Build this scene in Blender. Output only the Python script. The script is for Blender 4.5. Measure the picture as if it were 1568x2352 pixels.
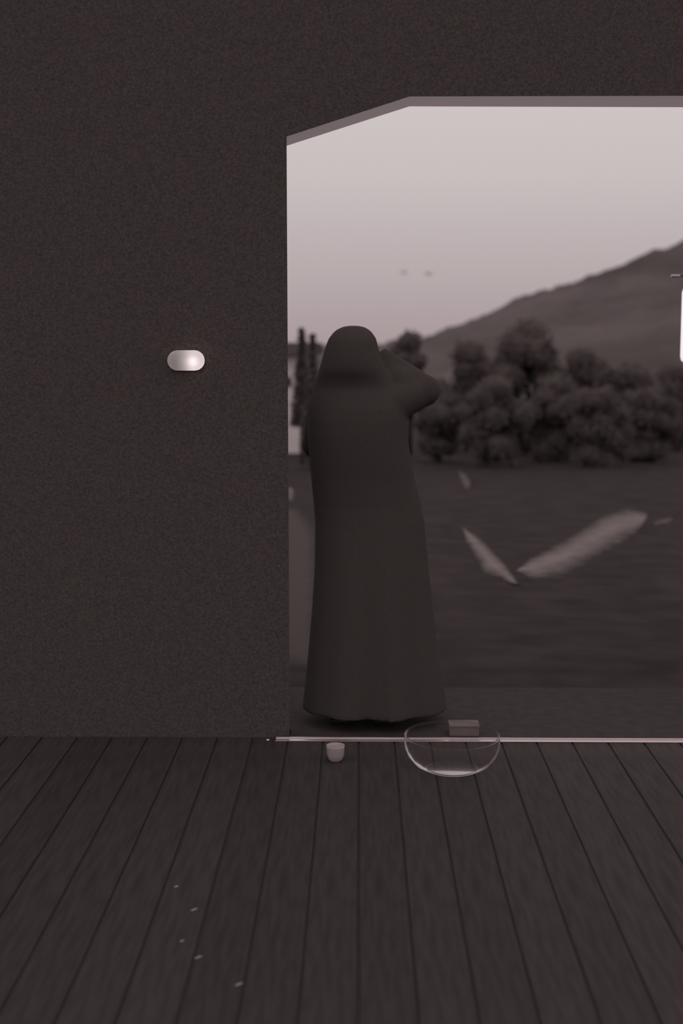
import bpy, bmesh, math, random
from mathutils import Vector, Matrix, noise

random.seed(7)
for o in list(bpy.data.objects):
    bpy.data.objects.remove(o)
scene = bpy.context.scene
COL = scene.collection

# ------------------------------------------------------------------ camera
F_PX = 3000.0
EYE = Vector((0.0, 0.0, 1.55))
PITCH = math.atan(386 / F_PX)
YAW = math.atan(41 / F_PX * math.cos(PITCH))
cam_d = bpy.data.cameras.new('camera_main')
cam = bpy.data.objects.new('camera_main', cam_d)
COL.objects.link(cam)
cam.location = EYE
cam.rotation_euler = (math.pi / 2 - PITCH, 0, YAW)
cam_d.sensor_fit = 'VERTICAL'
cam_d.sensor_height = 36.0
cam_d.lens = 36.0 * F_PX / 2352.0
cam_d.clip_end = 2000
cam_d.dof.use_dof = True
cam_d.dof.focus_distance = 4.95
cam_d.dof.aperture_fstop = 1.6
scene.camera = cam
CM = cam.rotation_euler.to_matrix()

def ray(px, py):
    return CM @ Vector((px - 784.0, -(py - 1176.0), -F_PX)).normalized()
def at(px, py, Y):
    d = ray(px, py)
    return EYE + d * (Y / d.y)
def ground_z(y):
    return -0.02 - 0.040 * max(0.0, y - 5.8)
def on_ground(px, py):
    d = ray(px, py)
    # plane z = -0.02 - 0.040*(y-5.8)
    t = (-0.02 + 0.040 * 5.8 - EYE.z) / (d.z + 0.040 * d.y)
    return EYE + d * t

# ------------------------------------------------------------------ world
world = bpy.data.worlds.new('evening_sky')
scene.world = world
world.use_nodes = True
nt = world.node_tree
nt.nodes.clear()
wo = nt.nodes.new('ShaderNodeOutputWorld')
bg = nt.nodes.new('ShaderNodeBackground')
tc = nt.nodes.new('ShaderNodeTexCoord')
sep = nt.nodes.new('ShaderNodeSeparateXYZ')
ramp = nt.nodes.new('ShaderNodeValToRGB')
nt.links.new(tc.outputs['Generated'], sep.inputs[0])
nt.links.new(sep.outputs['Z'], ramp.inputs[0])
cr = ramp.color_ramp
cr.elements[0].position = 0.0
cr.elements[0].color = (0.395, 0.318, 0.328, 1)
cr.elements[1].position = 0.20
cr.elements[1].color = (0.630, 0.572, 0.572, 1)
for pos, c in ((0.03, (0.438, 0.368, 0.378)), (0.122, (0.580, 0.516, 0.518))):
    e = cr.elements.new(pos)
    e.color = (*c, 1)
nt.links.new(ramp.outputs[0], bg.inputs[0])
bg.inputs[1].default_value = 1.0
nt.links.new(bg.outputs[0], wo.inputs[0])

scene.view_settings.view_transform = 'Standard'
scene.view_settings.look = 'None'
scene.view_settings.exposure = 0.0
scene.view_settings.gamma = 1.0
scene.view_settings.use_curve_mapping = False

# ------------------------------------------------------------------ materials
MATS = {}
def mat(name, col, rough=0.9, spec=0.2, metal=0.0, var=0.0, scale=20.0, bump=0.0,
        bscale=200.0, stretch=None, random_v=0.0):
    m = bpy.data.materials.new(name)
    m.use_nodes = True
    n = m.node_tree
    b = n.nodes['Principled BSDF']
    b.inputs['Roughness'].default_value = rough
    b.inputs['Specular IOR Level'].default_value = spec
    b.inputs['Metallic'].default_value = metal
    b.inputs['Base Color'].default_value = (*col, 1)
    t = n.nodes.new('ShaderNodeTexCoord')
    mp = n.nodes.new('ShaderNodeMapping')
    if stretch:
        mp.inputs['Scale'].default_value = stretch
    n.links.new(t.outputs['Object'], mp.inputs[0])
    last = None
    if var > 0:
        nz = n.nodes.new('ShaderNodeTexNoise')
        nz.inputs['Scale'].default_value = scale
        nz.inputs['Detail'].default_value = 4
        n.links.new(mp.outputs[0], nz.inputs['Vector'])
        r = n.nodes.new('ShaderNodeMapRange')
        r.inputs[1].default_value = 0.25
        r.inputs[2].default_value = 0.75
        r.inputs[3].default_value = 1 - var
        r.inputs[4].default_value = 1 + var
        n.links.new(nz.outputs[0], r.inputs[0])
        last = r.outputs[0]
    if random_v > 0:
        oi = n.nodes.new('ShaderNodeObjectInfo')
        r2 = n.nodes.new('ShaderNodeMapRange')
        r2.inputs[3].default_value = 1 - random_v
        r2.inputs[4].default_value = 1 + random_v
        n.links.new(oi.outputs['Random'], r2.inputs[0])
        if last is not None:
            mu = n.nodes.new('ShaderNodeMath')
            mu.operation = 'MULTIPLY'
            n.links.new(last, mu.inputs[0])
            n.links.new(r2.outputs[0], mu.inputs[1])
            last = mu.outputs[0]
        else:
            last = r2.outputs[0]
    if last is not None:
        vm = n.nodes.new('ShaderNodeVectorMath')
        vm.operation = 'SCALE'
        vm.inputs[0].default_value = col
        n.links.new(last, vm.inputs['Scale'])
        n.links.new(vm.outputs[0], b.inputs['Base Color'])
    if bump > 0:
        nb = n.nodes.new('ShaderNodeTexNoise')
        nb.inputs['Scale'].default_value = bscale
        nb.inputs['Detail'].default_value = 3
        n.links.new(mp.outputs[0], nb.inputs['Vector'])
        bp = n.nodes.new('ShaderNodeBump')
        bp.inputs['Strength'].default_value = bump
        bp.inputs['Distance'].default_value = 0.004
        n.links.new(nb.outputs[0], bp.inputs['Height'])
        n.links.new(bp.outputs[0], b.inputs['Normal'])
    MATS[name] = m
    return m

mat('plaster', (0.100, 0.083, 0.081), 0.95, 0.1, var=0.35, scale=110, bump=0.5, bscale=160)
mat('plank', (0.066, 0.055, 0.054), 0.6, 0.015, var=0.22, scale=9, bump=0.35, bscale=60,
    stretch=(6, 0.6, 6), random_v=0.10)
mat('underfloor', (0.060, 0.050, 0.049), 0.95, 0.05, var=0.1)
mat('stone_slab', (0.056, 0.046, 0.045), 0.9, 0.1, var=0.2, scale=18, bump=0.4)
mat('grass_ground', (0.049, 0.039, 0.038), 0.95, 0.05, var=0.35, scale=3.0, bump=0.4, bscale=30)
mat('hill_forest', (0.136, 0.112, 0.113), 0.95, 0.05, var=0.38, scale=0.09, bump=0.0)  # base colour kept brighter in place of aerial haze
def leaf_mat(name, col):
    m = bpy.data.materials.new(name); m.use_nodes = True
    n = m.node_tree; n.nodes.clear()
    out = n.nodes.new('ShaderNodeOutputMaterial')
    t = n.nodes.new('ShaderNodeTexCoord')
    nz = n.nodes.new('ShaderNodeTexNoise'); nz.inputs['Scale'].default_value = 3; nz.inputs['Detail'].default_value = 3
    n.links.new(t.outputs['Object'], nz.inputs['Vector'])
    r = n.nodes.new('ShaderNodeMapRange')
    r.inputs[1].default_value = 0.25; r.inputs[2].default_value = 0.75; r.inputs[3].default_value = 0.8; r.inputs[4].default_value = 1.2
    n.links.new(nz.outputs[0], r.inputs[0])
    vm = n.nodes.new('ShaderNodeVectorMath'); vm.operation = 'SCALE'; vm.inputs[0].default_value = col
    n.links.new(r.outputs[0], vm.inputs['Scale'])
    df = n.nodes.new('ShaderNodeBsdfDiffuse'); tl = n.nodes.new('ShaderNodeBsdfTranslucent')
    mx = n.nodes.new('ShaderNodeMixShader'); mx.inputs[0].default_value = 0.45
    for b in (df, tl): n.links.new(vm.outputs[0], b.inputs[0])
    n.links.new(df.outputs[0], mx.inputs[1]); n.links.new(tl.outputs[0], mx.inputs[2])
    n.links.new(mx.outputs[0], out.inputs[0])
    MATS[name] = m
leaf_mat('foliage', (0.185, 0.152, 0.150))
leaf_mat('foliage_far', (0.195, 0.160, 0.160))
mat('bark', (0.035, 0.027, 0.026), 0.9, 0.1, var=0.3, scale=12)
mat('house_wall', (0.88, 0.78, 0.79), 0.9, 0.1, var=0.08, scale=4)
mat('house_roof', (0.055, 0.043, 0.043), 0.9, 0.1, var=0.2, scale=4)
mat('house_dark', (0.045, 0.036, 0.036), 0.6, 0.3, var=0.1)
mat('steel', (0.66, 0.57, 0.58), 0.28, 0.5, 1.0, var=0.10, scale=30, stretch=(1, 30, 30))
mat('dull_metal', (0.30, 0.25, 0.25), 0.45, 0.5, 1.0, var=0.1)
mat('coat_cloth', (0.077, 0.065, 0.063), 0.95, 0.05, var=0.12, scale=160, bump=0.2, bscale=400)
mat('skin', (0.20, 0.145, 0.135), 0.6, 0.3, var=0.08, scale=30)
mat('boot_leather', (0.022, 0.018, 0.018), 0.55, 0.3, var=0.2, scale=30)
mat('camera_black', (0.018, 0.015, 0.015), 0.5, 0.3, var=0.1, scale=50)
mat('ceramic', (0.44, 0.37, 0.37), 0.35, 0.4, var=0.05, scale=20)
mat('pale_card', (0.20, 0.165, 0.165), 0.9, 0.1, var=0.1, scale=30)
mat('glint_pale', (0.70, 0.58, 0.56), 0.5, 0.4, var=0.1, scale=100)  # pale colour standing in for light reflected in the floor specks
mat('pale_stone', (0.36, 0.30, 0.30), 0.9, 0.1, var=0.15, scale=12)
mat('bird_feather', (0.05, 0.04, 0.04), 0.9, 0.1, var=0.1)

# frosted, light-passing strip under the lintel
m = bpy.data.materials.new('frosted_strip'); m.use_nodes = True
n = m.node_tree; n.nodes.clear()
out = n.nodes.new('ShaderNodeOutputMaterial')
tl = n.nodes.new('ShaderNodeBsdfTranslucent'); tl.inputs[0].default_value = (0.5, 0.43, 0.44, 1)
tr = n.nodes.new('ShaderNodeBsdfTransparent'); tr.inputs[0].default_value = (0.70, 0.66, 0.67, 1)
mx = n.nodes.new('ShaderNodeMixShader'); mx.inputs[0].default_value = 0.35
n.links.new(tr.outputs[0], mx.inputs[1]); n.links.new(tl.outputs[0], mx.inputs[2])
n.links.new(mx.outputs[0], out.inputs[0])
MATS['frosted_strip'] = m

# opal lamp shell: light comes from the lamp inside it
m = bpy.data.materials.new('opal_plastic'); m.use_nodes = True
n = m.node_tree; n.nodes.clear()
out = n.nodes.new('ShaderNodeOutputMaterial')
tl = n.nodes.new('ShaderNodeBsdfTranslucent'); tl.inputs[0].default_value = (0.85, 0.80, 0.80, 1)
df = n.nodes.new('ShaderNodeBsdfDiffuse'); df.inputs[0].default_value = (0.6, 0.55, 0.55, 1)
mx = n.nodes.new('ShaderNodeMixShader'); mx.inputs[0].default_value = 0.3
n.links.new(tl.outputs[0], mx.inputs[1]); n.links.new(df.outputs[0], mx.inputs[2])
n.links.new(mx.outputs[0], out.inputs[0])
MATS['opal_plastic'] = m

# lit paper of the garden lantern
m = bpy.data.materials.new('lit_paper'); m.use_nodes = True
b = m.node_tree.nodes['Principled BSDF']
b.inputs['Base Color'].default_value = (0.7, 0.66, 0.65, 1)
b.inputs['Emission Color'].default_value = (1.0, 0.95, 0.94, 1)
b.inputs['Emission Strength'].default_value = 0.75
MATS['lit_paper'] = m

# thin clear glass
m = bpy.data.materials.new('clear_glass'); m.use_nodes = True
n = m.node_tree; n.nodes.clear()
out = n.nodes.new('ShaderNodeOutputMaterial')
tr = n.nodes.new('ShaderNodeBsdfTransparent'); tr.inputs[0].default_value = (0.95, 0.94, 0.94, 1)
gl = n.nodes.new('ShaderNodeBsdfGlossy'); gl.inputs['Roughness'].default_value = 0.35
gl.inputs[0].default_value = (0.9, 0.85, 0.86, 1)
df = n.nodes.new('ShaderNodeBsdfDiffuse'); df.inputs[0].default_value = (0.30, 0.25, 0.25, 1)
lw = n.nodes.new('ShaderNodeFresnel'); lw.inputs['IOR'].default_value = 1.04
mx = n.nodes.new('ShaderNodeMixShader')
mx2 = n.nodes.new('ShaderNodeMixShader'); mx2.inputs[0].default_value = 0.045
n.links.new(lw.outputs[0], mx.inputs[0])
n.links.new(tr.outputs[0], mx.inputs[1]); n.links.new(gl.outputs[0], mx.inputs[2])
n.links.new(mx.outputs[0], mx2.inputs[1]); n.links.new(df.outputs[0], mx2.inputs[2])
n.links.new(mx2.outputs[0], out.inputs[0])
MATS['clear_glass'] = m

# gravel that thins out into the grass at its rim
def gravel(name, col):
    m = bpy.data.materials.new(name); m.use_nodes = True
    n = m.node_tree
    b = n.nodes['Principled BSDF']
    b.inputs['Roughness'].default_value = 0.95
    b.inputs['Specular IOR Level'].default_value = 0.05
    at_ = n.nodes.new('ShaderNodeAttribute'); at_.attribute_name = 'cover'
    t = n.nodes.new('ShaderNodeTexCoord')
    nz = n.nodes.new('ShaderNodeTexNoise'); nz.inputs['Scale'].default_value = 6; nz.inputs['Detail'].default_value = 5
    n.links.new(t.outputs['Object'], nz.inputs['Vector'])
    ad = n.nodes.new('ShaderNodeMath'); ad.operation = 'MULTIPLY_ADD'
    ad.inputs[1].default_value = 1.2; ad.inputs[2].default_value = -0.6
    n.links.new(nz.outputs[0], ad.inputs[0])
    sm = n.nodes.new('ShaderNodeMath'); sm.operation = 'ADD'; sm.use_clamp = True
    n.links.new(at_.outputs['Fac'], sm.inputs[0]); n.links.new(ad.outputs[0], sm.inputs[1])
    mix = n.nodes.new('ShaderNodeMix'); mix.data_type = 'RGBA'
    mix.inputs['A'].default_value = (0.049, 0.039, 0.038, 1)
    mix.inputs['B'].default_value = (*col, 1)
    n.links.new(sm.outputs[0], mix.inputs['Factor'])
    n.links.new(mix.outputs['Result'], b.inputs['Base Color'])
    MATS[name] = m
gravel('gravel_pale', (0.25, 0.205, 0.21))
gravel('gravel_dull', (0.092, 0.074, 0.074))

# ------------------------------------------------------------------ helpers
def link_mesh(name, me, material, parent=None, smooth=False):
    if material and not me.materials:
        me.materials.append(MATS[material])
    if smooth:
        for p in me.polygons:
            p.use_smooth = True
    o = bpy.data.objects.new(name, me)
    COL.objects.link(o)
    if parent:
        o.parent = parent
    return o
def obj(name, bm, material, parent=None, smooth=False, local=None):
    """one mesh object from a bmesh in world coordinates; parent given -> kept in place"""
    bmesh.ops.recalc_face_normals(bm, faces=bm.faces)
    me = bpy.data.meshes.new(name)
    if parent is not None:
        bm.transform(parent.matrix_basis.inverted())
    elif local is not None:
        bm.transform(Matrix.Translation(-Vector(local)))
    bm.to_mesh(me); bm.free()
    o = link_mesh(name, me, material, parent, smooth)
    if parent is None and local is not None:
        o.location = local
    return o
def tag(o, label, cat, group=None):
    o['label'] = label; o['category'] = cat
    if group: o['group'] = group
    return o
def thing(name, label, cat, loc, group=None):
    o = bpy.data.objects.new(name, None)
    COL.objects.link(o)
    o.location = loc
    o.empty_display_size = 0.1
    return tag(o, label, cat, group)
def struct(o):
    o['kind'] = 'structure'
    return o
def box(bm, c0, c1, bevel=0.0):
    x0, y0, z0 = c0; x1, y1, z1 = c1
    r = bmesh.ops.create_cube(bm, size=1.0)
    vs = r['verts']
    bmesh.ops.scale(bm, vec=(x1 - x0, y1 - y0, z1 - z0), verts=vs)
    bmesh.ops.translate(bm, vec=((x0 + x1) / 2, (y0 + y1) / 2, (z0 + z1) / 2), verts=vs)
    if bevel > 0:
        es = list({e for v in vs for e in v.link_edges})
        bmesh.ops.bevel(bm, geom=es, offset=bevel, segments=2, affect='EDGES', profile=0.6)
    return bm
def tube(bm, pts, radii, seg=12, caps=True):
    """tapered tube along a polyline"""
    rings = []
    for i, p in enumerate(pts):
        p = Vector(p)
        if i == 0: d = Vector(pts[1]) - p
        elif i == len(pts) - 1: d = p - Vector(pts[i - 1])
        else: d = Vector(pts[i + 1]) - Vector(pts[i - 1])
        d.normalize()
        a = d.orthogonal().normalized()
        if rings:
            a = (pa - d * pa.dot(d)).normalized()
        pa = a
        b = d.cross(a)
        rings.append([bm.verts.new(p + (a * math.cos(t) + b * math.sin(t)) * radii[i])
                      for t in [2 * math.pi * k / seg for k in range(seg)]])
    for r0, r1 in zip(rings, rings[1:]):
        for k in range(seg):
            bm.faces.new((r0[k], r0[(k + 1) % seg], r1[(k + 1) % seg], r1[k]))
    if caps:
        bm.faces.new(rings[0][::-1]); bm.faces.new(rings[-1])
    return bm
def ellipsoid(bm, c, r, u=20, v=14, rot=None):
    res = bmesh.ops.create_uvsphere(bm, u_segments=u, v_segments=v, radius=1.0)
    bmesh.ops.scale(bm, vec=r, verts=res['verts'])
    if rot is not None:
        bmesh.ops.rotate(bm, cent=(0, 0, 0), matrix=rot, verts=res['verts'])
    bmesh.ops.translate(bm, vec=c, verts=res['verts'])
    return res['verts']
def lathe(bm, profile, c, seg=32, close=False):
    c = Vector(c)
    rings = []
    for r, z in profile:
        if r < 1e-5:
            rings.append([bm.verts.new(c + Vector((0, 0, z)))])
        else:
            rings.append([bm.verts.new(c + Vector((r * math.cos(2 * math.pi * k / seg),
                          r * math.sin(2 * math.pi * k / seg), z))) for k in range(seg)])
    for r0, r1 in zip(rings, rings[1:]):
        for k in range(seg):
            k2 = (k + 1) % seg
            if len(r0) == 1 and len(r1) == 1: continue
            if len(r0) == 1: bm.faces.new((r0[0], r1[k2], r1[k]))
            elif len(r1) == 1: bm.faces.new((r0[k], r0[k2], r1[0]))
            else: bm.faces.new((r0[k], r0[k2], r1[k2], r1[k]))
    return bm
def evaluated(o):
    dg = bpy.context.evaluated_depsgraph_get()
    dg.update()
    return bpy.data.meshes.new_from_object(o.evaluated_get(dg))

# ------------------------------------------------------------------ structure
WALL_Y = 5.03
WALL_T = 0.10
jamb_x = at(661, 900, WALL_Y).x
p_cham_lo = at(661, 314, WALL_Y)
p_cham_hi = at(940, 222, WALL_Y)
zl, xh, zh = p_cham_lo.z, p_cham_hi.x, p_cham_hi.z
OPEN_R = 1.78
WX0, WX1, WZ1 = -3.2, 3.4, 3.3
prof = [(WX0, 0), (jamb_x, 0), (jamb_x, zl), (xh, zh), (OPEN_R - (xh - jamb_x), zh), (OPEN_R, zl),
        (OPEN_R, 0), (WX1, 0), (WX1, WZ1), (WX0, WZ1)]
SPL = 0.06                                   # the reveal opens outwards
xr = OPEN_R - (xh - jamb_x)
prof_b = [(WX0, -0.1), (jamb_x - SPL, -0.1), (jamb_x - SPL, zl + SPL * 0.7), (xh - SPL * 0.3, zh + SPL),
          (xr + SPL * 0.3, zh + SPL), (OPEN_R + SPL, zl + SPL * 0.7), (OPEN_R + SPL, -0.1), (WX1, -0.1), (WX1, WZ1), (WX0, WZ1)]
prof[0] = (WX0, -0.1); prof[1] = (jamb_x, -0.1); prof[6] = (OPEN_R, -0.1); prof[7] = (WX1, -0.1)
bm = bmesh.new()
fv = [bm.verts.new((x, WALL_Y, z)) for x, z in prof]
bv = [bm.verts.new((x, WALL_Y + WALL_T, z)) for x, z in prof_b]
n_ = len(fv)
for ring_ in (fv, bv[::-1]):
    f_ = bm.faces.new(ring_); f_.normal_update()
    bmesh.ops.triangulate(bm, faces=[f_])
for k in range(n_):
    bm.faces.new((fv[k], fv[(k + 1) % n_], bv[(k + 1) % n_], bv[k]))
struct(obj('wall_front', bm, 'plaster'))

# frosted strip that follows the chamfer and the lintel
def strip(name, pts_hi, drop, parent=None):
    bm = bmesh.new()
    y0, y1 = WALL_Y + 0.001, WALL_Y + 0.007
    top = [(x, z) for x, z in pts_hi]
    lo = [(x, z - d) for (x, z), d in zip(pts_hi, drop)]
    ring = top + lo[::-1]
    f0 = bm.faces.new([bm.verts.new((x, y0, z)) for x, z in ring])
    r = bmesh.ops.extrude_face_region(bm, geom=[f0])
    bmesh.ops.translate(bm, vec=(0, y1 - y0, 0), verts=[v for v in r['geom'] if isinstance(v, bmesh.types.BMVert)])
    return obj(name, bm, 'frosted_strip', parent)
trim = struct(bpy.data.objects.new('trim_1', None)); COL.objects.link(trim)
trim.location = (jamb_x, WALL_Y, zl)
bpy.context.view_layer.update()
strip('pane', [(jamb_x, zl), (xh, zh)], (0.032, 0.034), trim)
strip('pane', [(xh, zh), (xr, zh)], (0.034, 0.040), trim)
strip('pane', [(xr, zh), (OPEN_R, zl)], (0.034, 0.032), trim)

# floor: sub-base plus single boards
bm = bmesh.new()
box(bm, (WX0, -2.6, -0.12), (WX1, WALL_Y - 0.001, -0.005))
floor = struct(obj('floor', bm, 'underfloor'))
PW = 0.1395
bm = bmesh.new()
box(bm, (-(PW - 0.0075) / 2, -2.6, -0.005), ((PW - 0.0075) / 2, WALL_Y - 0.002, 0.0), bevel=0.0022)
pm = None
k0, k1 = -12, 14
for k in range(k0, k1):
    xc = (k + 0.5) * PW
    if pm is None:
        o = obj('plank', bm, 'plank', None)
        pm = o.data
    else:
        o = link_mesh('plank', pm, None)
    o.location = (xc + random.uniform(-0.001, 0.001), 0, random.uniform(0.0, 0.0004))
    o.rotation_euler = (0, random.uniform(-0.003, 0.003), 0)
    o.parent = floor

# outside: step slab, ground, hill
bm = bmesh.new()
box(bm, (jamb_x + 0.001, WALL_Y + 0.001, -0.16), (OPEN_R - 0.001, WALL_Y + WALL_T + 0.002, 0.0))
box(bm, (-2.4, WALL_Y + WALL_T + 0.002, -0.16), (2.6, 5.80, 0.0))
struct(obj('step_slab', bm, 'stone_slab'))

bm = bmesh.new()
ys = [-40, -10, 0, 5.7, 5.79, 7, 9, 12, 16, 20, 26, 32, 40, 50, 62, 80]
xs = [-90, -50, -25, -12, -6, -3, 0, 3, 6, 12, 25, 50, 90]
g = [[bm.verts.new((x, y, ground_z(y) - (0.06 if y < 5.75 else 0.0))) for x in xs] for y in ys]
for j in range(len(ys) - 1):
    for i in range(len(xs) - 1):
        bm.faces.new((g[j][i], g[j][i + 1], g[j + 1][i + 1], g[j + 1][i]))
struct(obj('ground', bm, 'grass_ground'))

ridge = [(300, 800), (500, 797), (640, 794), (760, 793), (870, 791), (985, 770), (1040, 750), (1100, 728), (1180, 690),
         (1240, 668), (1300, 650), (1350, 634), (1400, 616), (1450, 599), (1485, 586), (1505, 577), (1530, 572),
         (1568, 558), (1700, 510), (1900, 440), (2200, 380)]
def ridge_y(px):
    for (a, ya), (b_, yb) in zip(ridge, ridge[1:]):
        if a <= px <= b_:
            return ya + (yb - ya) * (px - a) / (b_ - a)
    return ridge[0][1] if px < ridge[0][0] else ridge[-1][1]
bm = bmesh.new()
NU, NV = 260, 36
rows = []
for i in range(NU + 1):
    px = 300 + (2200 - 300) * i / NU
    top = at(px, ridge_y(px), 130.0)
    col_ = []
    for j in range(NV + 1):
        t = j / NV
        y = 58 + (130 - 58) * t
        zb = ground_z(58) - 1.0
        z = zb + (top.z - zb) * (t ** 1.15)
        x = top.x * (y / 130.0) * 0.6 + top.x * 0.4
        nz = noise.fractal(Vector((x * 0.35, y * 0.35, 3.1)), 0.9, 2.0, 4)
        z += nz * 0.55 * min(1, t * 2)
        col_.append(bm.verts.new((x, y, z)))
    # far side falls away again
    col_.append(bm.verts.new((top.x, 150, top.z - 6)))
    col_.append(bm.verts.new((top.x, 175, -10)))
    rows.append(col_)
for a, b_ in zip(rows, rows[1:]):
    for j in range(len(a) - 1):
        bm.faces.new((a[j], b_[j], b_[j + 1], a[j + 1]))
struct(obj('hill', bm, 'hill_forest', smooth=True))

# ------------------------------------------------------------------ trees
def leaf_card(bm, c, s):
    n_ = Vector((random.gauss(0, 1), random.gauss(0, 1), random.gauss(0, 1))).normalized()
    a = n_.orthogonal().normalized(); b_ = n_.cross(a)
    ang = random.random() * 6.28
    u = a * math.cos(ang) + b_ * math.sin(ang); v = n_.cross(u)
    bm.faces.new([bm.verts.new(c + u * s), bm.verts.new(c + v * s * 0.45 + n_ * s * 0.1),
                  bm.verts.new(c - u * s), bm.verts.new(c - v * s * 0.45 + n_ * s * 0.1)])
def broad_tree(name, label, cat, base, h, rx, stem, leaves, ls, material='foliage', group=None, zr=(0.02, 0.78), topr=0.42):
    t = thing(name, label, cat, base, group)
    bpy.context.view_layer.update()
    base = Vector(base)
    bm = bmesh.new()
    tube(bm, [base - Vector((0, 0, 0.1)), base + Vector((0.03, 0, stem)), base + Vector((0, 0.05, h * 0.7))],
         [0.05 * rx + 0.05, 0.04 * rx + 0.04, 0.02], 8)
    for k in range(4):
        a = k * 1.7 + 0.4
        tube(bm, [base + Vector((0.02, 0, stem * 0.9 + 0.1 * k)),
                  base + Vector((math.cos(a) * rx * 0.55, math.sin(a) * rx * 0.55, h * 0.65))], [0.03 * rx + 0.02, 0.015], 6)
    obj('trunk', bm, 'bark', t, True)
    bm = bmesh.new()
    lumps = []
    for k in range(18):
        a = random.random() * 6.28; q = random.uniform(0.15, 0.62)
        zz = random.uniform(*zr)
        fall = math.sqrt(max(0.05, 1 - (2 * zz - 1) ** 2))
        c = base + Vector((math.cos(a) * rx * q * fall, math.sin(a) * rx * q * fall, stem * 0.6 + (h - stem * 0.6) * zz))
        lumps.append((c, random.uniform(0.30, 0.46) * rx))
    lumps.append((base + Vector((0, 0, h - (topr + 0.03) * rx)), topr * rx))
    for c, r_ in lumps:
        r_z = min(r_ * 0.9, base.z + h - c.z)
        vs = ellipsoid(bm, c, (r_ * 0.82, r_ * 0.82, max(0.1, r_z * 0.85)), 10, 7)
        for v in vs:
            d = (v.co - c)
            v.co = c + d * (1 + 0.25 * noise.noise(v.co * (2.4 / rx)))
        for _ in range(leaves // len(lumps)):
            d = Vector((random.gauss(0, 1), random.gauss(0, 1), random.gauss(0, 1))).normalized()
            rr = random.uniform(0.75, 1.06)
            leaf_card(bm, c + Vector((d.x * r_ * rr, d.y * r_ * rr, d.z * max(0.1, r_z) * rr)), ls * random.uniform(0.6, 1.2))
    obj('foliage', bm, material, t)
    return t
def conifer(name, label, base, h, r0, low=0.1, material='foliage', group=None):
    t = thing(name, label, 'tree', base, group)
    bpy.context.view_layer.update()
    base = Vector(base)
    bm = bmesh.new()
    tube(bm, [base - Vector((0, 0, 0.1)), base + Vector((0, 0, h * 0.97))], [0.05, 0.012], 8)
    obj('trunk', bm, 'bark', t, True)
    bm = bmesh.new()
    L = 16
    for k in range(L):
        q = k / (L - 1)
        z = h * (low + (0.985 - low) * q); rr = r0 * (1 - q) ** 0.8 + 0.01
        for s in range(9):
            a = s * 0.698 + k * 0.5
            tip = base + Vector((math.cos(a) * rr, math.sin(a) * rr, z - rr * 0.35))
            root = base + Vector((0, 0, z))
            for w in range(14):
                u = random.random()
                leaf_card(bm, root.lerp(tip, u) + Vector((random.gauss(0, .02), random.gauss(0, .02), random.gauss(0, .03))),
                          0.05 + 0.03 * (1 - q))
    obj('foliage', bm, material, t)
    return t
def tree_at(px, py_top, Y, base_extra=0.0):
    top = at(px, py_top, Y)
    base = Vector((top.x, Y, ground_z(Y) - base_extra))
    return base, top.z - base.z

B, H = tree_at(692, 757, 26)
conifer('conifer_tree', 'spiky conifer closest to the dark wall edge, in front of the pale house', B, H, 0.21, 0.33)
B, H = tree_at(717, 772, 24)
conifer('conifer_tree', 'lower spiky conifer between the taller conifer and the person\'s hood', B, H, 0.26, 0.10)
B, H = tree_at(940, 752, 30)
broad_tree('rounded_tree', 'small rounded tree crown just right of the person\'s hood', 'tree', B, H, 0.52, 0.5, 2400, 0.06, 'foliage_far', None, (0.45, 0.82), 0.62)
GR = 'dark trees at the foot of the hill'
for px, py, Y, rx, lab in (
        (1075, 772, 32.5, 1.05, 'dark broad tree behind the person\'s raised elbow'),
        (1215, 722, 30, 1.25, 'tallest dark broad tree, in the middle of the row below the hill'),
        (1335, 790, 33, 1.10, 'dark broad tree next to the tallest one on its right'),
        (1440, 826, 30, 0.95, 'low dark tree second from the right edge of the picture'),
        (1545, 828, 33, 0.95, 'low dark tree below the white lantern at the right edge')):
    B, H = tree_at(px, py, Y)
    broad_tree('broad_tree', lab, 'tree', B, H, rx, 0.3, 3600, 0.085, 'foliage', GR)
for px, py, Y, rx, lab in (
        (1005, 860, 27, 0.8, 'dark shrub directly behind the person\'s elbow, leftmost of the low shrubs'),
        (1140, 850, 25.0, 0.8, 'dark low shrub in front of the tallest tree on its left'),
        (1270, 850, 27, 0.8, 'dark low shrub in front of the gap right of the tallest tree'),
        (1390, 880, 25.0, 0.75, 'dark low shrub, second from right among the low shrubs'),
        (1500, 880, 27, 0.75, 'dark low shrub, rightmost of the low shrubs')):
    B, H = tree_at(px, py, Y)
    broad_tree('shrub', lab, 'shrub', B, H, rx, 0.1, 2600, 0.075, 'foliage', 'low shrubs in front of the trees')

# ------------------------------------------------------------------ house on the far left
HY = 31.0
hb = at(690, 1052, HY); ht = at(690, 812, HY)
hx1 = at(702, 1000, HY).x
hx0 = hx1 - 5.0
hz0, hz1 = hb.z - 0.25, ht.z
house = thing('pale_house', 'pale house with dark roof showing as a sliver beside the dark wall', 'house', (hx0 + 2.5, HY + 2, hz0))
bpy.context.view_layer.update()
bm = bmesh.new(); box(bm, (hx0, HY, hz0), (hx1, HY + 4, hz1))
obj('wall', bm, 'house_wall', house)
bm = bmesh.new()
rp = [(hx0 - .3, HY - .35, hz1 - .02), (hx1 + .3, HY - .35, hz1 - .02), (hx1 + .3, HY + 4.35, hz1 - .02), (hx0 - .3, HY + 4.35, hz1 - .02),
      (hx0 - .3, HY + 2, hz1 + .26), (hx1 + .3, HY + 2, hz1 + .26)]
v = [bm.verts.new(p) for p in rp]
for q in ((0, 1, 5, 4), (2, 3, 4, 5), (1, 2, 5), (3, 0, 4), (0, 3, 2, 1)):
    bm.faces.new([v[k] for k in q])
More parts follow.
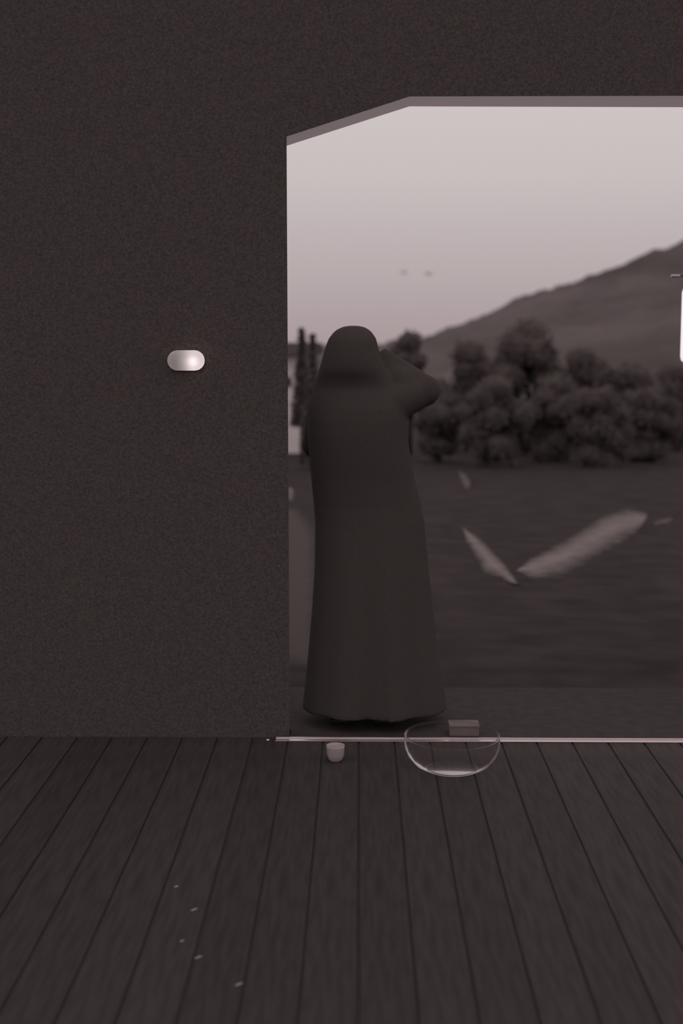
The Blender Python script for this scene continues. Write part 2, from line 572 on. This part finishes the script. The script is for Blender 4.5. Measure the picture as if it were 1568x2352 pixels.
obj('roof', bm, 'house_roof', house)
w0 = at(655, 888, HY); w1 = at(668, 866, HY)
bm = bmesh.new(); box(bm, (w0.x - .5, HY - .04, w0.z), (w1.x, HY - .001, w1.z))
obj('window', bm, 'house_dark', house)
w0 = at(640, 1000, HY); w1 = at(655, 930, HY)
bm = bmesh.new(); box(bm, (w0.x - .7, HY - .04, hz0 + .3), (w0.x, HY - .001, w1.z))
obj('door', bm, 'house_dark', house)

# ------------------------------------------------------------------ ground patches
def patch(name, label, poly, material, lift=0.015, tip=1.0, cat='gravel', group=None):
    bm = bmesh.new()
    lay = bm.verts.layers.float.new('cover')
    P = [on_ground(x, y) for x, y in poly]
    # densify rim
    Q = []
    for a, b_ in zip(P, P[1:] + P[:1]):
        for k in range(4):
            Q.append(a.lerp(b_, k / 4))
    # skeleton: halfway between opposite rim points
    n_ = len(Q)
    rings = []
    mids = [(Q[i] + Q[(n_ - i) % n_]) / 2 for i in range(n_)]
    for s, cv, up in ((1.0, -0.35, -0.02), (0.72, 0.15 * tip, 0.6), (0.4, 0.6 * tip, 0.9), (0.0, 0.95 * tip, 1.0)):
        rg = []
        for q, m_ in zip(Q, mids):
            p = m_.lerp(q, s); p.z += lift * up
            vv = bm.verts.new(p); vv[lay] = cv
            rg.append(vv)
        rings.append(rg)
    for r0, r1 in zip(rings, rings[1:]):
        for k in range(n_):
            bm.faces.new((r0[k], r0[(k + 1) % n_], r1[(k + 1) % n_], r1[k]))
    bmesh.ops.remove_doubles(bm, verts=bm.verts, dist=0.0005)
    c = sum(P, Vector()) / len(P)
    o = obj(name, bm, material, None, True, local=(c.x, c.y, c.z))
    return tag(o, label, cat, group)
GP = 'pale gravel patches in the dark grass'
# rim lists start at one tip and run round to the other
patch('gravel_patch', 'short pale gravel streak running down to the right, beside the coat',
      [(1062, 1215), (1092, 1228), (1122, 1250), (1150, 1278), (1172, 1308), (1196, 1346), (1168, 1342), (1140, 1328), (1105, 1322), (1084, 1280), (1066, 1245)],
      'gravel_pale', group=GP)
patch('gravel_patch', 'long wide pale gravel streak rising to the right edge',
      [(1184, 1314), (1215, 1280), (1275, 1246), (1335, 1210), (1385, 1178), (1440, 1160), (1492, 1176), (1470, 1218), (1436, 1254), (1386, 1284), (1345, 1314), (1290, 1338), (1232, 1338)],
      'gravel_pale', group=GP)
patch('gravel_patch', 'small dim gravel spot above the short pale streak',
      [(1052, 1082), (1072, 1088), (1082, 1105), (1078, 1124), (1066, 1128), (1056, 1112)],
      'gravel_pale', tip=0.5, group=GP)
patch('gravel_patch', 'thin faint gravel tail at the far end of the long pale streak',
      [(1497, 1206), (1512, 1193), (1540, 1187), (1548, 1197), (1525, 1208), (1508, 1214)],
      'gravel_pale', tip=0.45, group=GP)
patch('gravel_path', 'narrow grey gravel path between the dark wall edge and the coat',
      [(640, 1165), (690, 1165), (735, 1210), (742, 1310), (745, 1420), (748, 1545), (590, 1545), (610, 1420), (622, 1310), (632, 1220)],
      'gravel_dull', tip=1.4, cat='path')

# small pale stone on the grass by the path
s = on_ground(667, 1150)
bm = bmesh.new()
vs = ellipsoid(bm, (s.x, s.y, s.z + 0.07), (0.035, 0.035, 0.10), 12, 8)
for v_ in vs:
    v_.co += Vector((0.012, 0.012, 0.012)) * noise.noise(v_.co * 30)
tag(obj('marker_stone', bm, 'pale_stone', None, True, local=(s.x, s.y, s.z)),
    'small upright pale stone by the path, below the house sliver', 'stone')

# ------------------------------------------------------------------ person
PY = 5.27
person_base = at(830, 1660, PY); person_base = Vector((at(815, 1176, PY).x, PY, 0.0))

def skin_mesh(verts, edges, radii, levels=2, root=0):
    me = bpy.data.meshes.new('skin_tmp')
    me.from_pydata([tuple(v) for v in verts], edges, [])
    o = bpy.data.objects.new('skin_tmp', me); COL.objects.link(o)
    md = o.modifiers.new('s', 'SKIN'); md.use_smooth_shade = True
    for i, r_ in enumerate(radii):
        d = me.skin_vertices[0].data[i]
        d.radius = (r_, r_) if not isinstance(r_, tuple) else r_
        d.use_root = (i == root)
    sd = o.modifiers.new('d', 'SUBSURF'); sd.levels = levels; sd.render_levels = levels
    out_ = evaluated(o)
    bpy.data.objects.remove(o)
    return out_

def P(px, py, Y):
    return at(px, py, Y)
sh_r, el_r, wr_r = P(893, 930, PY), P(974, 897, PY + 0.05), P(856, 819, PY + 0.165)
sh_l, el_l, wr_l = P(738, 930, PY), P(725, 1020, PY + 0.10), P(763, 838, PY + 0.215)
head_c = P(811, 822, PY + 0.105)
neck = P(811, 890, PY + 0.01)
chest = P(814, 960, PY); pelvis = P(830, 1180, PY)
hip_l, hip_r = P(790, 1195, PY), P(872, 1195, PY)
kn_l, kn_r = Vector((hip_l.x - 0.01, PY + 0.02, 0.46)), Vector((hip_r.x + 0.01, PY + 0.02, 0.46))
an_l, an_r = Vector((hip_l.x - 0.02, PY, 0.09)), Vector((hip_r.x + 0.02, PY, 0.09))
V = [pelvis, chest, neck, head_c - Vector((0, 0, 0.05)),
     sh_r, el_r, wr_r, sh_l, el_l, wr_l, hip_l, kn_l, an_l, hip_r, kn_r, an_r]
E = [(0, 1), (1, 2), (2, 3), (1, 4), (4, 5), (5, 6), (1, 7), (7, 8), (8, 9), (0, 10), (10, 11), (11, 12), (0, 13), (13, 14), (14, 15)]
R = [0.13, 0.12, 0.055, 0.055, 0.055, 0.04, 0.028, 0.055, 0.04, 0.028, 0.085, 0.055, 0.042, 0.085, 0.055, 0.042]
body_parts = [skin_mesh(V, E, R)]

# hands: palm and five fingers, closed on the camera body
cam_c = P(814, 818, PY + 0.265)
def hand(side, wrist):
    """side = +1 right, -1 left"""
    cx = cam_c + Vector((side * 0.062, 0, 0))
    knuckle = cx + Vector((side * 0.022, -0.012, 0.004))
    palm = wrist.lerp(knuckle, 0.55)
    meshes = []
    meshes.append(skin_mesh([wrist, palm, knuckle], [(0, 1), (1, 2)], [(0.026, 0.022), (0.036, 0.018), (0.034, 0.014)]))
    for k, ln in enumerate((0.026, 0.030, 0.027, 0.021)):
        z = 0.024 - 0.018 * k
        a = knuckle + Vector((0, 0.002, z * 0.8))
        b1 = knuckle + Vector((side * 0.004, 0.030, z))
        c1 = cx + Vector((-side * 0.004, 0.046, z))
        d1 = cx + Vector((-side * ln, 0.048, z - 0.002))
        meshes.append(skin_mesh([palm, a, b1, c1, d1], [(0, 1), (1, 2), (2, 3), (3, 4)], [0.010, 0.0092, 0.0088, 0.008, 0.0065]))
    t0 = palm + Vector((-side * 0.012, -0.008, -0.012))
    t1 = cx + Vector((-side * 0.004, -0.026, -0.022))
    t2 = cx + Vector((-side * 0.032, -0.028, -0.014))
    meshes.append(skin_mesh([palm, t0, t1, t2], [(0, 1), (1, 2), (2, 3)], [0.012, 0.0115, 0.010, 0.0075]))
    return meshes
body_parts += hand(1, wr_r) + hand(-1, wr_l)
bm = bmesh.new()
for me in body_parts:
    bm.from_mesh(me)
# head with face features (looks towards the hill, away from us)
hv = ellipsoid(bm, head_c, (0.074, 0.094, 0.108), 28, 22)
for v_ in hv:
    d = v_.co - head_c
    if d.z < -0.02:                      # jaw narrows
        k = 1 + (d.z + 0.02) * 2.6
        v_.co.x = head_c.x + d.x * k
    if d.y > 0.05:                       # eye sockets, mouth
        for sx in (-1, 1):
            q = Vector((d.x - sx * 0.03, 0, d.z - 0.005)).length
            v_.co.y -= 0.010 * math.exp(-(q / 0.014) ** 2)
        v_.co.y += 0.004 * math.exp(-((abs(d.z + 0.055)) / 0.010) ** 2 - (d.x / 0.022) ** 2)
tube(bm, [head_c + Vector((0, 0.086, 0.015)), head_c + Vector((0, 0.104, -0.018)), head_c + Vector((0, 0.086, -0.028))], [0.007, 0.013, 0.012], 8)
for sx in (-1, 1):
    ellipsoid(bm, head_c + Vector((sx * 0.029, 0.079, 0.006)), (0.011, 0.009, 0.008), 10, 8)
    ellipsoid(bm, head_c + Vector((sx * 0.075, 0.0, -0.008)), (0.009, 0.02, 0.031), 10, 8)
bm.verts.ensure_lookup_table()
bm.transform(Matrix.Translation(-person_base))
me = bpy.data.meshes.new('person')
bm.to_mesh(me); bm.free()
person = link_mesh('person', me, 'skin', None, True)
person.location = person_base
tag(person, 'dark silhouetted person in hooded long coat with raised elbow, photographing the hill', 'person')
bpy.context.view_layer.update()

# coat: lofted body, skirt and hood with sleeves, fused into one cloth surface
sil = [(748, 800, 822, .03, .01), (751, 785, 837, .08, .01), (760, 768, 852, .105, .012), (778, 754, 864, .124, .0), (800, 746, 869, .132, -.004),
       (825, 739, 876, .136, -.008), (850, 732, 884, .134, -.008), (872, 725, 897, .120, .0), (890, 719, 907, .116, .006), (910, 713, 918, .126, 0),
       (935, 708, 930, .138, -.004), (965, 706, 934, .144, -.006), (1000, 706, 936, .144, -.006), (1050, 710, 943, .138, -.004),
       (1100, 714, 953, .130, 0), (1160, 720, 968, .126, 0), (1200, 723, 975, .134, 0), (1300, 722, 984, .158, 0),
       (1400, 716, 995, .178, 0), (1500, 707, 1007, .196, 0), (1570, 700, 1018, .205, 0), (1626, 694, 1026, .21, 0)]
bm = bmesh.new()
SEG = 56
rings = []
for y, xl, xr_, dy, oy in sil:
    a = at(xl, y, PY); b_ = at(xr_, y, PY)
    cx, rx, z = (a.x + b_.x) / 2, (b_.x - a.x) / 2, (a.z + b_.z) / 2
    fold = max(0.0, (1.0 - z) / 1.0)
    rg = []
    for k in range(SEG):
        t = 2 * math.pi * k / SEG
        w = 1 + fold * (0.075 * math.sin(9 * t + 0.6 + 0.5 * z) + 0.035 * math.sin(15 * t + 2.0)) * abs(math.sin(t))
        if fold > 0.05 and abs(t - 1.5 * math.pi + 0.12) < 0.06: w -= 0.09 * fold      # back vent
        rg.append(bm.verts.new((cx + rx * math.cos(t), PY + oy + dy * w * math.sin(t), z)))
    rings.append(rg)
for r0, r1 in zip(rings, rings[1:]):
    for k in range(SEG):
        bm.faces.new((r0[k], r0[(k + 1) % SEG], r1[(k + 1) % SEG], r1[k]))
bm.faces.new(rings[0]); bm.faces.new(rings[-1][::-1])
def sleeve(a, b_, c, ra, rb, rc):
    pts, rad = [], []
    for k in range(5):
        pts.append(a.lerp(b_, k / 5)); rad.append(ra + (rb - ra) * k / 5)
    pts.append(b_); rad.append(rb)
    for k in range(1, 6):
        pts.append(b_.lerp(c, k / 5)); rad.append(rb + (rc - rb) * k / 5)
    tube(bm, pts, rad, 16)
    ellipsoid(bm, b_, (rb * 1.04,) * 3, 12, 10)
sleeve(P(885, 930, PY), P(974, 897, PY + 0.05), P(868, 822, PY + 0.13), 0.09, 0.064, 0.052)
ellipsoid(bm, P(912, 888, PY + 0.05), (0.085, 0.08, 0.085), 14, 10)
ellipsoid(bm, P(890, 852, PY + 0.09), (0.055, 0.06, 0.055), 14, 10)
sleeve(P(752, 930, PY), P(725, 1020, PY + 0.10), P(760, 850, PY + 0.20), 0.080, 0.058, 0.045)
me = bpy.data.meshes.new('coat_tmp'); bmesh.ops.recalc_face_normals(bm, faces=bm.faces)
bm.to_mesh(me); bm.free()
tmp = bpy.data.objects.new('coat_tmp', me); COL.objects.link(tmp)
rm = tmp.modifiers.new('r', 'REMESH'); rm.mode = 'VOXEL'; rm.voxel_size = 0.011
sm = tmp.modifiers.new('s', 'SMOOTH'); sm.iterations = 6; sm.factor = 0.5
me = evaluated(tmp); bpy.data.objects.remove(tmp)
me.transform(Matrix.Translation(-person_base))
coat = link_mesh('coat', me, 'coat_cloth', person, True)
coat['label'] = 'long dark hooded coat'
for mm in (me.materials,):
    if not len(mm): mm.append(MATS['coat_cloth'])

def boot(an, name):
    bm = bmesh.new()
    tube(bm, [an + Vector((0, 0.0, 0.26)), an + Vector((0, 0, 0.05)), an + Vector((0, 0.0, -0.02))], [0.058, 0.052, 0.05], 16)
    vs = ellipsoid(bm, (an.x, an.y + 0.06, 0.045), (0.046, 0.135, 0.052), 18, 12)
    for v_ in vs:
        if v_.co.z < 0.012: v_.co.z = 0.012
    box(bm, (an.x - 0.042, an.y - 0.055, 0.0), (an.x + 0.042, an.y + 0.18, 0.02), 0.006)
    o = obj('boot', bm, 'boot_leather', person, True)
boot(an_l, 'l'); boot(an_r, 'r')

# photo camera in the hands
pc = thing('photo_camera', 'small dark camera held up to the face of the hooded person', 'camera', cam_c)
bpy.context.view_layer.update()
bm = bmesh.new(); box(bm, cam_c + Vector((-0.062, -0.015, -0.036)), cam_c + Vector((0.062, 0.018, 0.036)), 0.006)
box(bm, cam_c + Vector((-0.022, -0.016, 0.034)), cam_c + Vector((0.022, 0.016, 0.052)), 0.004)
obj('camera_body', bm, 'camera_black', pc)
bm = bmesh.new(); tube(bm, [cam_c + Vector((0, 0.017, -0.002)), cam_c + Vector((0, 0.04, -0.002)), cam_c + Vector((0, 0.042, -0.002)), cam_c + Vector((0, 0.068, -0.002))], [0.031, 0.031, 0.028, 0.028], 24)
obj('lens', bm, 'camera_black', pc, True)

# ------------------------------------------------------------------ threshold rail
ra = at(632, 1697, 4.985); rail_x1 = OPEN_R + 0.1
RY0, RY1 = 4.970, 5.000
rail = thing('threshold_rail', 'thin bright metal threshold rail across the foot of the opening', 'door rail', (ra.x, 4.985, 0))
bpy.context.view_layer.update()
bm = bmesh.new(); box(bm, (ra.x, RY0, -0.001), (rail_x1, RY1, 0.006), 0.002)
obj('rail_strip', bm, 'steel', rail)
bm = bmesh.new(); box(bm, (ra.x + 0.002, RY1 - 0.003, 0.004), (rail_x1 - 0.002, RY1 + 0.001, 0.011), 0.001)
obj('rail_lip', bm, 'steel', rail)
sc = at(615, 1697, 4.985)
bm = bmesh.new()
lathe(bm, [(0.0085, 0.0), (0.0085, 0.003), (0.0072, 0.006), (0.0045, 0.008), (0, 0.0088)], (sc.x, 4.985, 0.0), 20)
bm.faces.new([v_ for v_ in bm.verts if abs(v_.co.z) < 1e-6])
tag(obj('screw_head', bm, 'steel', None, True, local=(sc.x, 4.985, 0)),
    'tiny bright round screw head on the floor left of the rail\'s end', 'screw')

# ------------------------------------------------------------------ oval wall lamp
lc = at(425.5, 828, WALL_Y - 0.035)
LW, LH, LD = 0.0705, 0.0385, 0.045
lamp = thing('oval_wall_lamp', 'glowing oval opal lamp on the dark wall left of the opening', 'lamp', (lc.x, WALL_Y, lc.z))
bpy.context.view_layer.update()
def stadium(w, h, n_=14):
    pts = []
    for k in range(n_ + 1):
        t = -math.pi / 2 + math.pi * k / n_
        pts.append((w - h + h * math.cos(t), h * math.sin(t)))
    for k in range(n_ + 1):
        t = math.pi / 2 + math.pi * k / n_
        pts.append((-(w - h) + h * math.cos(t), h * math.sin(t)))
    return pts
bm = bmesh.new()
f0 = bm.faces.new([bm.verts.new((lc.x + x, WALL_Y, lc.z + z)) for x, z in stadium(LW * 0.98, LH * 0.96)])
r = bmesh.ops.extrude_face_region(bm, geom=[f0])
bmesh.ops.translate(bm, vec=(0, -0.008, 0), verts=[v_ for v_ in r['geom'] if isinstance(v_, bmesh.types.BMVert)])
obj('back_plate', bm, 'dull_metal', lamp)
bm = bmesh.new()
prev = None
for s, dpt in ((1.0, 0.006), (1.0, 0.020), (0.975, 0.030), (0.90, 0.039), (0.75, 0.044), (0.4, 0.046)):
    inset = (1 - s) * LH
    rg = [bm.verts.new((lc.x + x, WALL_Y - dpt, lc.z + z)) for x, z in stadium(LW - inset, LH - inset)]
    if prev:
        for k in range(len(rg)):
            k2 = (k + 1) % len(rg)
            bm.faces.new((prev[k], prev[k2], rg[k2], rg[k]))
    prev = rg
bm.faces.new(prev)
obj('diffuser', bm, 'opal_plastic', lamp, True)
ld = bpy.data.lights.new('lamp_bulb', 'POINT')
ld.energy = 0.060; ld.color = (1.0, 0.93, 0.92); ld.shadow_soft_size = 0.010
lo = bpy.data.objects.new('lamp_bulb', ld); COL.objects.link(lo)
lo.parent = lamp
lo.location = (0.030, -0.016, -0.004)

# ------------------------------------------------------------------ garden lantern at the right edge
LY = 6.6
l0 = at(1562.5, 828, LY); l1 = at(1567.0, 672, LY)
lcx = at(1606, 760, LY).x
base = Vector((lcx + 0.24, LY, ground_z(LY)))
lan = thing('garden_lantern', 'glowing white lantern hanging from a hooked pole at the right edge', 'lantern', base)
bpy.context.view_layer.update()
bm = bmesh.new()
ztop = at(1600, 634, LY).z
hook = [base - Vector((0, 0, 0.1)), Vector((base.x, LY, ztop + 0.06)), Vector((base.x - 0.03, LY, ztop + 0.10)),
        Vector((base.x - 0.10, LY, ztop + 0.12)), Vector((lcx, LY, ztop + 0.10)), Vector((lcx, LY, ztop))]
tube(bm, hook, [0.012] * 6, 10)
obj('pole', bm, 'dull_metal', lan, True)
rb, rt = lcx - l0.x, lcx - l1.x
bm = bmesh.new()
lathe(bm, [(0, l0.z - .012), (rb * .8, l0.z - .010), (rb * .95, l0.z), (rb, l0.z + 0.02), (rt, l1.z), (rt * .9, l1.z + .03), (rt * .5, l1.z + .045), (0, l1.z + .045)],
      (lcx, LY, 0), 28)
obj('lantern_shade', bm, 'lit_paper', lan, True)
bm = bmesh.new()
a0 = at(1541, 635, LY); 
a1 = at(1561, 635, LY)
tube(bm, [Vector((a1.x, LY, ztop)), Vector((lcx + 0.06, LY, ztop))], [0.003, 0.003], 8)
tube(bm, [Vector((lcx, LY, ztop)), Vector((lcx, LY, l1.z + .04))], [0.005, 0.005], 8)
obj('hanger_bar', bm, 'bark', lan)
bm = bmesh.new()
tube(bm, [Vector((a0.x, LY, ztop)), Vector((a1.x, LY, ztop))], [0.007, 0.007], 8)
obj('bar_tip', bm, 'steel', lan)

# ------------------------------------------------------------------ small things on the floor
def floor_pt(px, py):
    d = ray(px, py); return EYE + d * (-EYE.z / d.z)
c = floor_pt(770, 1752)
bm = bmesh.new()
lathe(bm, [(0, 0), (0.018, 0), (0.026, 0.008), (0.032, 0.026), (0.034, 0.055), (0.0345, 0.062), (0.0315, 0.062), (0.030, 0.03), (0.02, 0.010), (0, 0.008)],
      (c.x, c.y + 0.02, 0), 28)
tag(obj('small_cup', bm, 'ceramic', None, True, local=(c.x, c.y + 0.02, 0)),
    'small pale handleless cup on the floor in front of the rail below the coat', 'cup')

c = floor_pt(1045, 1802)
bowl = thing('glass_bowl', 'faint round clear glass bowl on the boards in front of the rail', 'bowl', (c.x, c.y + 0.09, 0))
bpy.context.view_layer.update()
bm = bmesh.new()
pr = [(0, 0.001), (0.085, 0.001), (0.105, 0.006), (0.138, 0.025), (0.162, 0.055), (0.174, 0.085), (0.176, 0.110), (0.172, 0.128)]
lathe(bm, pr, (c.x, c.y + 0.17, 0), 48)
obj('bowl_wall', bm, 'clear_glass', bowl, True)
bm = bmesh.new()
lathe(bm, [(0.170, 0.126), (0.174, 0.127), (0.175, 0.131), (0.172, 0.134), (0.169, 0.131), (0.170, 0.126)], (c.x, c.y + 0.17, 0), 48)
obj('rim', bm, 'clear_glass', bowl, True)
bm = bmesh.new()
lathe(bm, [(0.082, 0.0), (0.090, 0.0), (0.094, 0.003), (0.088, 0.006), (0.082, 0.0)], (c.x, c.y + 0.17, 0), 48)
obj('foot_ring', bm, 'clear_glass', bowl, True)

a0 = floor_pt(1030, 1682); a1 = floor_pt(1097, 1682)
bx = thing('small_box', 'small dim pale box on the step slab behind the glass bowl', 'box', ((a0.x + a1.x) / 2, a0.y + 0.05, 0))
bpy.context.view_layer.update()
bm = bmesh.new(); box(bm, (a0.x, (WALL_Y + 0.02), 0), (a1.x, (WALL_Y + 0.02) + 0.08, 0.036), 0.003)
obj('carton', bm, 'pale_card', bx)
bm = bmesh.new(); box(bm, (a0.x - .002, (WALL_Y + 0.02) - .002, 0.036), (a1.x + .002, (WALL_Y + 0.02) + 0.082, 0.044), 0.002)
obj('lid', bm, 'pale_card', bx)

GS = 'pale glints on the dark floor'  # thin pale slivers shaped to stand in for reflected specks of light
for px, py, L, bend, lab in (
        (405, 2038, 9, .1, 'shortest pale glint, farthest of the five on the dark floor'),
        (446, 2091, 15, .1, 'pale glint second nearest the wall, just beyond the middle one'),
        (418, 2163, 9, .15, 'tiny pale glint in the middle of the five'),
        (456, 2201, 16, .3, 'bent pale glint fourth from the wall'),
        (549, 2263, 17, .3, 'bent pale glint nearest to the camera')):
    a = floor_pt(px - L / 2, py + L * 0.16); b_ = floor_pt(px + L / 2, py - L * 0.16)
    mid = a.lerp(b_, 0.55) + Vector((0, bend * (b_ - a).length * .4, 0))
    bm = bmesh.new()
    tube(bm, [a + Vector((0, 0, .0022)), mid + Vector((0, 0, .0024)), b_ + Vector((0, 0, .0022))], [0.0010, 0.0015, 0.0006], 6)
    tag(obj('floor_glint', bm, 'glint_pale', None, local=(a.x, a.y, 0)), lab, 'splinter', GS)

# ------------------------------------------------------------------ two birds far off
for px, py, s, lab in ((928, 627, 1.0, 'tiny dark bird in the sky, the left one of two'),
                       (985, 630, 1.15, 'tiny dark bird in the sky, the right one of two')):
    p = at(px, py, 62.0)
    b0 = thing('bird', lab, 'bird', p, 'birds in the sky')
    bpy.context.view_layer.update()
    bm = bmesh.new()
    ellipsoid(bm, p, (0.055 * s, 0.12 * s, 0.05 * s), 12, 8)
    ellipsoid(bm, p + Vector((0, 0.12 * s, 0.02 * s)), (0.035 * s, 0.04 * s, 0.035 * s), 10, 8)
    obj('bird_body', bm, 'bird_feather', b0, True)
    for sd in (-1, 1):
        bm = bmesh.new()
        q = [(0.03, .06, .02), (.12, .05, .07), (.20, .0, .05), (.12, -.04, .068), (.03, -.05, .02)]
        f0 = bm.faces.new([bm.verts.new(p + Vector((sd * x * s, y * s, z * s))) for x, y, z in q])
        r = bmesh.ops.extrude_face_region(bm, geom=[f0])
        bmesh.ops.translate(bm, vec=(0, 0, 0.012), verts=[v_ for v_ in r['geom'] if isinstance(v_, bmesh.types.BMVert)])
        obj('wing', bm, 'bird_feather', b0)
